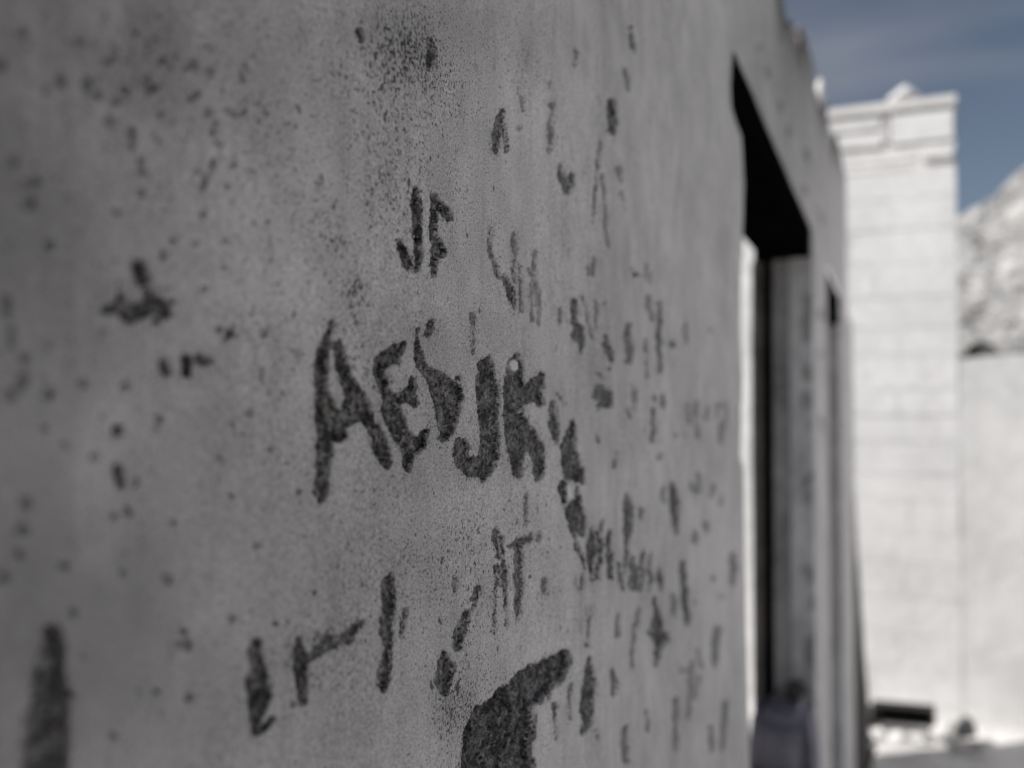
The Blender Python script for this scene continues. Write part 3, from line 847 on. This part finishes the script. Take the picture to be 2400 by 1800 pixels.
def side_patch(u, y0, y1, z0, z1, ny, nz, marks):
    ys, zs = np.linspace(y0, y1, ny), np.linspace(z0, z1, nz)
    Y, Zz = np.meshgrid(ys, zs, indexing='ij')
    P = np.stack((np.full_like(Y, u), Y, Zz), -1).reshape(-1, 3)
    best, tone, worn, flake, grime_shade, own = mark_fields(P, marks)
    P[:, 0] += 0.004 * fbm(P[:, 1] * 30 + u, P[:, 2] * 8, 3, 61) + np.clip(0.012 - P[:, 1], 0, 1) ** 2 * 20
    return P, grid_faces(ny, nz, True), {'carve': np.clip(-best / 7.0, -1.5, 1.5), 'tone': np.where(tone > 1.4, tone - 0.9, tone), 'worn': worn, 'flake': flake, 'grime_shade': grime_shade}


y_lip = on_x(1852, 1000, U_far)[1]
y_post = on_x(1812, 1000, U_far)[1]
y_slot = on_x(1787, 1000, U_far)[1]
y_back = on_x(1763, 1000, U_far)[1]
print('reveal', y_lip, y_post, y_slot, y_back)
BEAM = 0.36 * D
for uu, yb, zb in ((U_far, y_lip, SILL), (U2_far, WALL_T, SILL2)):
    V_, F_, A_ = side_patch(uu, 0.0, yb, zb, lint_z, 30, 160, REVEAL)
    link('reveal', raw_mesh('reveal', V_, F_, None, A_), M_plaster, house)
link('window_post', box_mesh('window_post', (U_far - 0.006, y_lip + 0.001, SILL), (U_far + 0.05, y_post, lint_z - BEAM - 0.002), 0.003), M_post, house)
link('window_slot_shade', box_mesh('window_slot_shade', (U_far + 0.055, y_lip + 0.002, SILL), (U_far + 0.09, y_back, lint_z - 0.003), 0.0), M_shadetimber, house)  # near-black backing, the shade of the gap put into its colour
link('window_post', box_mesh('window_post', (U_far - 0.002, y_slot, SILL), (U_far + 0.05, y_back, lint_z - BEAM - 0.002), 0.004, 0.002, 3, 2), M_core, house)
# dark timber lintels, the shade under them put into the black colour
link('lintel', box_mesh('lintel', (U_near - 0.12, 0.005, lint_z - BEAM), (U_far - 0.001, WALL_T, lint_z - 0.001), 0.003, 0.0, 5, 0), M_shadetimber, house, None)
link('lintel', box_mesh('lintel', (U2_near - 0.10, 0.005, lint_z - BEAM * 1.7), (U2_far - 0.001, WALL_T, lint_z - 0.001), 0.003, 0.0, 6, 0), M_shadetimber, house)
# near jamb sides and the back of the wall: rubble core, closed so the wall has its thickness
zj = np.linspace(SILL, lint_z - 0.001, 120)
uj = jamb_u(zj)
Vj = np.concatenate([np.stack((uj - 0.035 * (y_ / WALL_T), np.full_like(zj, y_ + 0.003), zj), -1) for y_ in (0.0, WALL_T * 0.35, WALL_T)])
link('jamb', raw_mesh('jamb', Vj, grid_faces(3, 120)), M_core, house)
zj2 = np.linspace(SILL2, lint_z - 0.001, 20)
Vj = np.concatenate([np.stack((np.full_like(zj2, U2_near), np.full_like(zj2, y_), zj2), -1) for y_ in (0.002, WALL_T)])
link('jamb', raw_mesh('jamb', Vj, grid_faces(2, 20)), M_core, house)
e_low = float(end_u(np.array([0.3]))[0])
e_mid = float(end_u(np.array([2.0]))[0])
core_pieces = [
    ((-0.95, 0.012, 0.0), (U_near - 0.05, WALL_T, Z_TOP - 0.012)),
    ((U_near - 0.048, 0.012, 0.0), (U2_near - 0.004, WALL_T, SILL)),
    ((U2_near - 0.002, 0.012, 0.0), (U_END - 0.06, WALL_T, SILL2)),
    ((U_far + 0.10, 0.012, SILL + 0.001), (U2_near - 0.004, WALL_T, lint_z)),
    ((U2_far + 0.012, 0.012, SILL2 + 0.001), (e_mid - 0.05, WALL_T, lint_z)),
]
for lo, hi in core_pieces:
    link('wall_core', box_mesh('wall_core', lo, hi, 0.0), M_core, house)
# core of the wall head, following the ragged top
us = np.linspace(U_near - 0.048, float(ew[0, 0]) - 0.01, 160)
tz = np.concatenate((top_z(us),))
tz = np.maximum(tz - 0.004, lint_z + 0.01)
ring = []
for y_ in (0.012, WALL_T * 0.5, WALL_T):
    ring.append(np.stack((us, np.full_like(us, y_), tz + (0.012 * fbm(us * 20, us * 0 + y_ * 30, 2, 99) if y_ > 0.02 else 0)), -1))
ring.append(np.stack((us, np.full_like(us, WALL_T), np.full_like(us, lint_z)), -1))
ring.append(np.stack((us, np.full_like(us, 0.012), np.full_like(us, lint_z)), -1))
Vh = np.concatenate(ring)
link('wall_core', raw_mesh('wall_core', Vh, grid_faces(5, 160, True), smooth=False), M_core, house)
# rooms behind: rear wall, roof slab, near cross wall, and an added unseen wall that shades the plaster
link('rear_wall', box_mesh('rear_wall', (1.0, 1.55, 0.0), (U_END - 1.4, 1.70, Z_TOP - 0.05), 0.01), M_paleplaster, house)
link('roof_slab', box_mesh('roof_slab', (U_near - 0.05, WALL_T + 0.002, Z_TOP - 0.16), (U2_far + 0.10, 1.54, Z_TOP - 0.06), 0.01), M_core, house)
link('cross_wall', box_mesh('cross_wall', (-0.95, WALL_T + 0.002, 0.0), (-0.80, 1.545, Z_TOP - 0.165), 0.01), M_paleplaster, house)
link('added_shade_wall', box_mesh('added_shade_wall', (-0.65, -2.6, 0.0), (-0.50, -0.012, Z_TOP + 0.3), 0.01), M_core, house)  # added behind the camera to darken the left of the plaster
link('added_shade_canopy', box_mesh('added_shade_canopy', (-0.49, -1.5, 2.62), (0.20, -0.014, 2.70), 0.005), M_post, house)  # added overhead out of view, blocks sky light on the left
link('added_shade_pilaster', box_mesh('added_shade_pilaster', (-0.30, -0.105, 0.0), (0.055, -0.004, Z_TOP + 0.05), 0.008), M_plaster, house)  # added just out of view to shade the plaster's left edge
link('floor', box_mesh('floor', (-0.79, WALL_T + 0.003, -0.1), (U_END - 0.9, 1.545, 0.03), 0.0), M_paleplaster, house)
link('sill', box_mesh('sill', (U_near + 0.012, 0.001, SILL - 0.02), (U_far + 0.01, WALL_T + 0.002, SILL + 0.012), 0.004, 0.0), M_core, house)
# battered dark foot at the wall's far end
foot = bmesh.new()
xa, xb = U_END - 0.55, U_END + 0.12
pts = []
prof = [(2003, 1140), (2008, 1250), (2018, 1400), (2026, 1530), (2036, 1640), (2042, 1760)]
rows_ = []
for px, py in prof:
    p = on_x(px, py, xb)
    rows_.append((p[1], p[2]))
rows_.append((rows_[-1][0] - 0.03, 0.0))
vs = []
for (yy, zz) in rows_:
    vs.append([foot.verts.new((xa, min(-0.004, yy * 0.2), zz)), foot.verts.new((xa + 0.3, yy * 0.7, zz)), foot.verts.new((xb, yy, zz)), foot.verts.new((xb, 0.09, zz)), foot.verts.new((xa, 0.09, zz))])
for a, b in zip(vs[:-1], vs[1:]):
    for i in range(5):
        j = (i + 1) % 5
        foot.faces.new((a[i], a[j], b[j], b[i]))
foot.faces.new(vs[0])
bmesh.ops.recalc_face_normals(foot, faces=foot.faces[:])
me = bpy.data.meshes.new('buttress')
foot.to_mesh(me)
foot.free()
link('buttress', me, M_rockdark, house)

# ------------------------------------------------------------------ stones on the house
q = on_wall(1929, 238)
u_ = q[0]
st = link('stone', rock_mesh('stone', (0.045, 0.034, 0.10), 11, 3, 0.10), M_rockpale)
st.location = (u_, 0.008, top_z(np.array([u_]))[0] - 0.012)
tag(st, 'upright pale stone standing on the broken top of the plastered wall', 'stone', 'loose stones')
for k, (px, py) in enumerate(((1886, 108), (1897, 148))):
    q = on_wall(px, py)
    s = link('stone', rock_mesh('stone', (0.05, 0.02, 0.022), 20 + k, 2), M_rockmid)
    s.location = (q[0], 0.012, top_z(np.array([q[0]]))[0] - 0.006)
    tag(s, ('small crumb of stone highest on the sloping wall top against the sky', 'small crumb of stone on the wall top just left of the upright pale stone')[k], 'stone', 'loose stones')
XS = U_far - 0.13
ya, yb, zt_ = on_x(1911, 1733, XS)[1], on_x(1764, 1733, XS)[1], on_x(1850, 1645, XS)[2]
hs_ = zt_ - SILL + 0.10
s = link('stone', box_mesh('stone', (-0.12, -abs(ya - yb) / 2, 0.0), (0.12, abs(ya - yb) / 2, hs_), 0.030, 0.004, 36, 2), M_rockgrey)
s.location = (XS + 0.02, (ya + yb) / 2, SILL - 0.10)
for v in s.data.vertices:
    k = v.co.z / hs_
    v.co.y *= 1.06 - 0.22 * k * k
    v.co.x += 0.012 * math.sin(v.co.y * 40 + v.co.z * 23)
    v.co.z -= 0.02 * max(0.0, k - 0.5) * (1 + math.sin(v.co.y * 60 + 1.0))
for f in s.data.polygons:
    f.use_smooth = True
tag(s, 'lilac grey lump of stone lying in the sill of the nearer window', 'stone', 'loose stones')
c = on_x(1864, 1645, XS + 0.03)
s = link('stone', rock_mesh('stone', (0.06, 0.062, 0.056), 37, 3, 0.2), M_rockdark)
s.location = (XS + 0.03, c[1], zt_ - 0.008)
tag(s, 'small dark stone lying on the lilac grey stone in the window', 'stone', 'loose stones')

# ------------------------------------------------------------------ the white pier beyond the wall
XT = U_END + 1.1
pier = thing('stone_pier', 'tall whitewashed stone pier in full sun beyond the end of the grey wall', 'pier', (XT, 0, 0))
print('U_END', U_END, 'XT', XT)
yr = on_x(2240, 300, XT)[1]
zt = on_x(2240, 222, XT)[2]
z_low = on_x(2232, 1690, XT)[2]
print('pier right', yr, 'top', zt, 'foot', z_low)
GZ = min(0.0, z_low) - 0.05
yl = 1.35
PT = 0.55


def T(px, py):
    q = on_x(px, py, XT)
    return q[1], q[2]


link('pier_core', box_mesh('pier_core', (0.0, yr + 0.006, GZ), (PT, yl - 0.006, zt - 0.04), 0.0), M_mortar, pier)
course_px = [(2238, 247), (2238, 303), (2238, 332), (2236, 378)]
zs = [zt] + [T(*c)[1] for c in course_px]
rnd = random.Random(3)


def block(y0, y1, z0, z1, proud, mat, nm='block', bev=0.012, gap=0.003):
    o = link(nm, box_mesh(nm, (-proud, y0 + gap, z0 + gap), (PT * 0.5, y1 - gap, z1 - gap), bev), mat, pier)
    return o


# coping, then the joints that show at the top
block(yr - 0.012, 0.40, zs[1], zs[0], 0.035, M_cap, 'coping', 0.008)
block(0.40, yl, zs[1], zs[0], 0.035, M_cap, 'coping', 0.008)
ym = T(2076, 320)[0]
jz_ = T(2076, 309)[1]
zc = T(2230, 335)[1]
block(yr, ym - 0.012, zc + 0.012, zs[1] - 0.002, 0.012, M_white)
block(ym + 0.012, 0.62, jz_ + 0.012, zs[1] - 0.002, 0.012, M_white)
block(ym + 0.012, 0.62, zc + 0.012, jz_ - 0.016, 0.022, M_white)
block(0.62, yl, zc + 0.012, zs[1], 0.015, M_white)
yb_ = T(2155, 360)[0]
zd = T(2190, 378)[1]
ze = T(2190, 396)[1]
block(yr + 0.008, yb_ - 0.01, zd, zc - 0.026, 0.03, M_white)
block(yb_ + 0.01, 0.30, zd + 0.01, zc - 0.026, 0.006, M_white)
block(0.30, yl, zd, zc - 0.026, 0.01, M_white)
yd = T(2138, 388)[0]
block(yd, 0.25, ze, zd - 0.001, 0.006, M_white)
block(0.25, yl, ze, zd - 0.001, 0.012, M_white)
# plainer courses below
zz = ze - 0.001
ci = 0
while zz > GZ + 0.05:
    h = rnd.uniform(0.17, 0.25)
    z0 = max(GZ, zz - h)
    y = yr + rnd.uniform(-0.002, 0.004)
    first = True
    while y < yl - 0.05:
        w = rnd.uniform(0.55, 0.95)
        if first and ci % 2:
            w *= 0.55
        y1 = min(yl, y + w)
        if yl - y1 < 0.12:
            y1 = yl
        block(y, y1, z0, zz, 0.006 + rnd.uniform(-0.001, 0.002), M_white, 'block', rnd.uniform(0.002, 0.004), 0.0006)
        y = y1
        first = False
    zz = z0 - 0.0005
    ci += 1

pk = on_x(2112, 240, XT)
s = link('stone', rock_mesh('stone', (0.2, 0.27, 0.125), 44, 3, 0.12), M_white)
s.location = (XT + 0.06, pk[1], zt - 0.004)
for v in s.data.vertices:
    k = v.co.z / 0.125
    v.co.y = v.co.y * (1.0 - 0.5 * k) - 0.03 * k
tag(s, 'peaked white stone resting on top of the whitewashed pier', 'stone', 'loose stones')

# ------------------------------------------------------------------ ground, far wall, hill
def ground_z(x, y):
    return GZ + 0.045


N_ = 150
gx = np.concatenate((np.linspace(-300, -4, 20), np.linspace(-3.5, 16, 110), np.linspace(18, 600, 20)))
gy = np.concatenate((np.linspace(-400, -9, 20), np.linspace(-8.5, 8, 90), np.linspace(10, 400, 20)))
GX, GY = np.meshgrid(gx, gy, indexing='ij')
GH = np.full_like(GX, GZ + 0.05) + 0.03 * fbm(GX * 1.3, GY * 1.3, 3, 7) * ((np.abs(GX) < 18) & (np.abs(GY) < 12))
g = link('ground', raw_mesh('ground', np.stack((GX, GY, GH), -1).reshape(-1, 3), grid_faces(len(gx), len(gy))), M_ground)
g['kind'] = 'structure'
g['label'] = 'pale gravel ground'

XW = XT - 0.013
wall_top = on_x(2330, 838, XW)[2]
fw = thing('retaining_wall', 'low pale rendered wall below the rocky hillside right of the pier', 'wall', (XW, 0, 0))
nY, nZ = 120, 60
ys = np.linspace(-6.5, yr + 0.0005, nY)
tt = np.linspace(0, 1, nZ)
Yg, Tg = np.meshgrid(ys, tt, indexing='ij')
htop = wall_top + 0.03 * fbm(ys * 2.3, ys * 0, 3, 15)
Zg = GZ + (htop[:, None] - GZ) * Tg
Xg = 0.006 * Tg + 0.006 * fbm(Yg * 1.5, Zg * 1.5, 3, 17)
link('wall_face', raw_mesh('wall_face', np.stack((Xg, Yg, Zg), -1).reshape(-1, 3), grid_faces(nY, nZ, True)), M_paleplaster, fw)
tb = np.stack([np.stack((np.full(nY, 0.01) + k_, ys, htop - (0.02 if k_ else 0)), -1) for k_ in (0.0, 1.3)], 0)
link('wall_top', raw_mesh('wall_top', tb.reshape(-1, 3), grid_faces(2, nY)), M_paleplaster, fw)

XH = XW + 1.2

HILL = [(1700, 700), (1900, 640), (2100, 590), (2262, 512), (2300, 486), (2335, 462), (2365, 425), (2400, 395), (2480, 330), (2600, 260), (2900, 150), (3400, 60)]
XR = XH + 9.0
hw = np.array([on_x(px, py, XR) for px, py in HILL])
ho = np.argsort(hw[:, 1])
nA, nB = 280, 150
yA = np.linspace(-16, 14, nA)
tB = np.linspace(0, 1, nB) ** 1.5
ridge = np.interp(yA, hw[ho, 1], hw[ho, 2])
YA, TB = np.meshgrid(yA, tB, indexing='ij')
XA = XW + 1.15 + (XR - XW - 1.15) * TB
ZA = (wall_top - 0.08) + (ridge[:, None] - wall_top + 0.08) * TB ** 0.92
bump = np.abs(fbm(YA * 1.1, XA * 1.1, 4, 23))
ZA = ZA + (0.30 * fbm(YA * 0.8, XA * 0.8, 4, 25) + 0.30 * bump + 0.22 * np.abs(fbm(YA * 2.6, XA * 2.6, 3, 29))) * np.clip(TB * 6, 0, 1) * np.clip((1 - TB) * 5 + 0.25, 0, 1)
Vhill = np.stack((XA, YA, ZA), -1)
back = Vhill[:, -1:, :].copy()
back[:, :, 0] += 12
back[:, :, 2] -= 7
Vhill = np.concatenate((Vhill, back), 1)
hill = link('hillside', raw_mesh('hillside', Vhill.reshape(-1, 3), grid_faces(nA, nB + 1, True)), M_hill)
hill['kind'] = 'structure'
hill['label'] = 'rocky sunlit hillside against the sky'


def hill_z(x, y):
    i = int(np.argmin(np.abs(yA - y)))
    j = int(np.argmin(np.abs(XA[i] - x)))
    return float(ZA[i, j])


boulders = [rock_mesh('boulder', (0.75, 0.85, 0.6), 60 + k, 3, 0.25) for k in range(4)]
B_AT = [(2262, 530, 2.2, .7, 0), (2258, 580, 1.6, .55, 1), (2300, 620, 3.0, .6, 2), (2350, 560, 4.5, .9, 3), (2385, 640, 3.5, .8, 0), (2330, 700, 2.0, .5, 1), (2275, 690, 1.8, .5, 2), (2375, 740, 1.6, .55, 3),
        (2250, 760, 1.0, .4, 1), (2395, 520, 6.0, 1.1, 2), (2320, 780, 0.9, .35, 0), (2360, 800, 0.8, .3, 2)]
B_LAB = ['pale boulder at the lower end of the skyline beside the pier edge', 'rounded boulder just right of the pier, below the skyline', 'broad boulder in the middle of the rocky slope', 'large boulder high on the slope near the picture edge',
         'boulder at the right edge of the view halfway up the slope', 'squat boulder above the dark hollow of the slope', 'small boulder beside the pier, halfway down the slope', 'boulder low on the slope near the right edge',
         'low boulder touching the wall top beside the pier', 'biggest boulder near the ridge at the right edge', 'small low stone directly above the dark lump on the wall', 'small stone on the wall top near the right edge']
for (px, py, dx, sc, mi), lab in zip(B_AT, B_LAB):
    q = on_x(px, py, XW + 1.2 + dx)
    o = bpy.data.objects.new('boulder', boulders[mi])
    if not boulders[mi].materials:
        boulders[mi].materials.append(M_rockmid if mi % 2 else M_rockhill)
    o.location = (q[0], q[1], hill_z(q[0], q[1]) - 0.15 * sc)
    sc *= 0.62
    o.scale = (sc, sc, sc * 0.8)
    o.rotation_euler = (0, 0, px * 0.37)
    col.objects.link(o)
    tag(o, lab, 'boulder', 'boulders on the hillside')
q = on_x(2296, 838, XW + 0.2)
s = link('stone', rock_mesh('stone', (0.25, 0.30, 0.17), 71, 3, 0.2), M_rockdark)  # dark lump filling a dark spot on the wall top
s.location = (q[0], q[1], wall_top - 0.01)
for v in s.data.vertices:
    v.co.y *= 1.0 - 0.75 * v.co.z / 0.17
tag(s, 'dark peaked lump on top of the low rendered wall', 'stone', 'loose stones')

# added house across the yard, out of view to the right: its sunlit front lights the shaded wall
opp = thing('added_bounce_house', 'added unseen whitewashed house bouncing sunlight onto the scratched wall', 'house', (1.6, -5.6, GZ))
for nm_, lo, hi, mt in (('wall', (0.0, -3.0, 0.0), (14.0, -0.2, 4.6), M_white), ('added_parapet', (-0.1, -3.1, 4.602), (14.1, -0.1, 4.8), M_cap), ('added_door', (3.0, -0.198, 0.05), (4.1, -0.15, 2.1), M_post),
                        ('window', (6.0, -0.198, 1.1), (7.0, -0.15, 2.2), M_shadetimber), ('window', (9.5, -0.198, 1.1), (10.5, -0.15, 2.2), M_shadetimber)):  # windows of the added house
    link(nm_, box_mesh(nm_, lo, hi, 0.01), mt, opp)

# ------------------------------------------------------------------ rubble and trough at the pier's foot
XB = XT - 0.45


def at_ground(px, X, z=None):
    return on_x(px, 1700, X)[1]


a_, b_ = on_x(2046, 1650, XB), on_x(2194, 1708, XB)
trough = thing('metal_trough', 'black open-fronted metal trough lying among pale rubble below the white pier', 'trough', (XB, (a_[1] + b_[1]) / 2, b_[2]))
hw_ = abs(a_[1] - b_[1]) / 2
hh = a_[2] - b_[2]
for nm_, lo, hi, mt in (('top_panel', (0, -hw_, hh - 0.012), (0.12, hw_, hh), M_rim), ('base_panel', (0, -hw_, 0), (0.12, hw_, 0.008), M_black), ('back_panel', (0.108, -hw_ + 0.013, 0.009), (0.12, hw_ - 0.013, hh - 0.013), M_black),
                        ('side_panel', (0.0, -hw_, 0.009), (0.107, -hw_ + 0.012, hh - 0.013), M_rim), ('side_panel', (0.0, hw_ - 0.012, 0.009), (0.107, hw_, hh - 0.013), M_black)):
    link(nm_, box_mesh(nm_, lo, hi, 0.002), mt, trough)
trough.rotation_euler = (R(-2.0), 0, 0)

RUB = [(2062, 1738, -0.10, .11, .09, 'pale', 'pale stone leaning at the left end of the black trough'), (2105, 1745, -0.12, .12, .08, 'pale', 'pale flat stone in front of the black trough'), (2150, 1742, -0.10, .11, .075, 'pale', 'pale stone before the right half of the trough'),
       (2200, 1728, -0.02, .10, .08, 'pale', 'white stone against the right end of the trough'), (2225, 1742, -0.10, .12, .06, 'pale', 'low white stone between the trough and the grey stone'), (2256, 1726, 0.0, .16, .16, 'mid', 'rounded grey stone at the right foot of the white pier'),
       (2020, 1745, -0.20, .14, .10, 'dark', 'dark stone at the foot of the grey wall end'), (2310, 1760, 0.1, .12, .07, 'pale', 'pale stone lying alone right of the grey one'), (2290, 1748, -0.15, .10, .05, 'mid', 'small flat grey stone below the rounded grey stone'),
       (2040, 1700, 0.12, .16, .16, 'dark', 'dark stone wedged between wall end and trough')]
for k, (px, py, dx, w, h, kind, lab) in enumerate(RUB):
    q = on_x(px, py, XB + dx)
    s = link('stone', rock_mesh('stone', (w, w * 1.1, h), 80 + k, 3, 0.2), {'pale': M_rockpale, 'mid': M_rockmid, 'dark': M_rockdark}[kind])
    s.location = (q[0], q[1], min(q[2], GZ + 0.08))
    tag(s, lab, 'stone', 'loose stones')
print('ground', GZ)
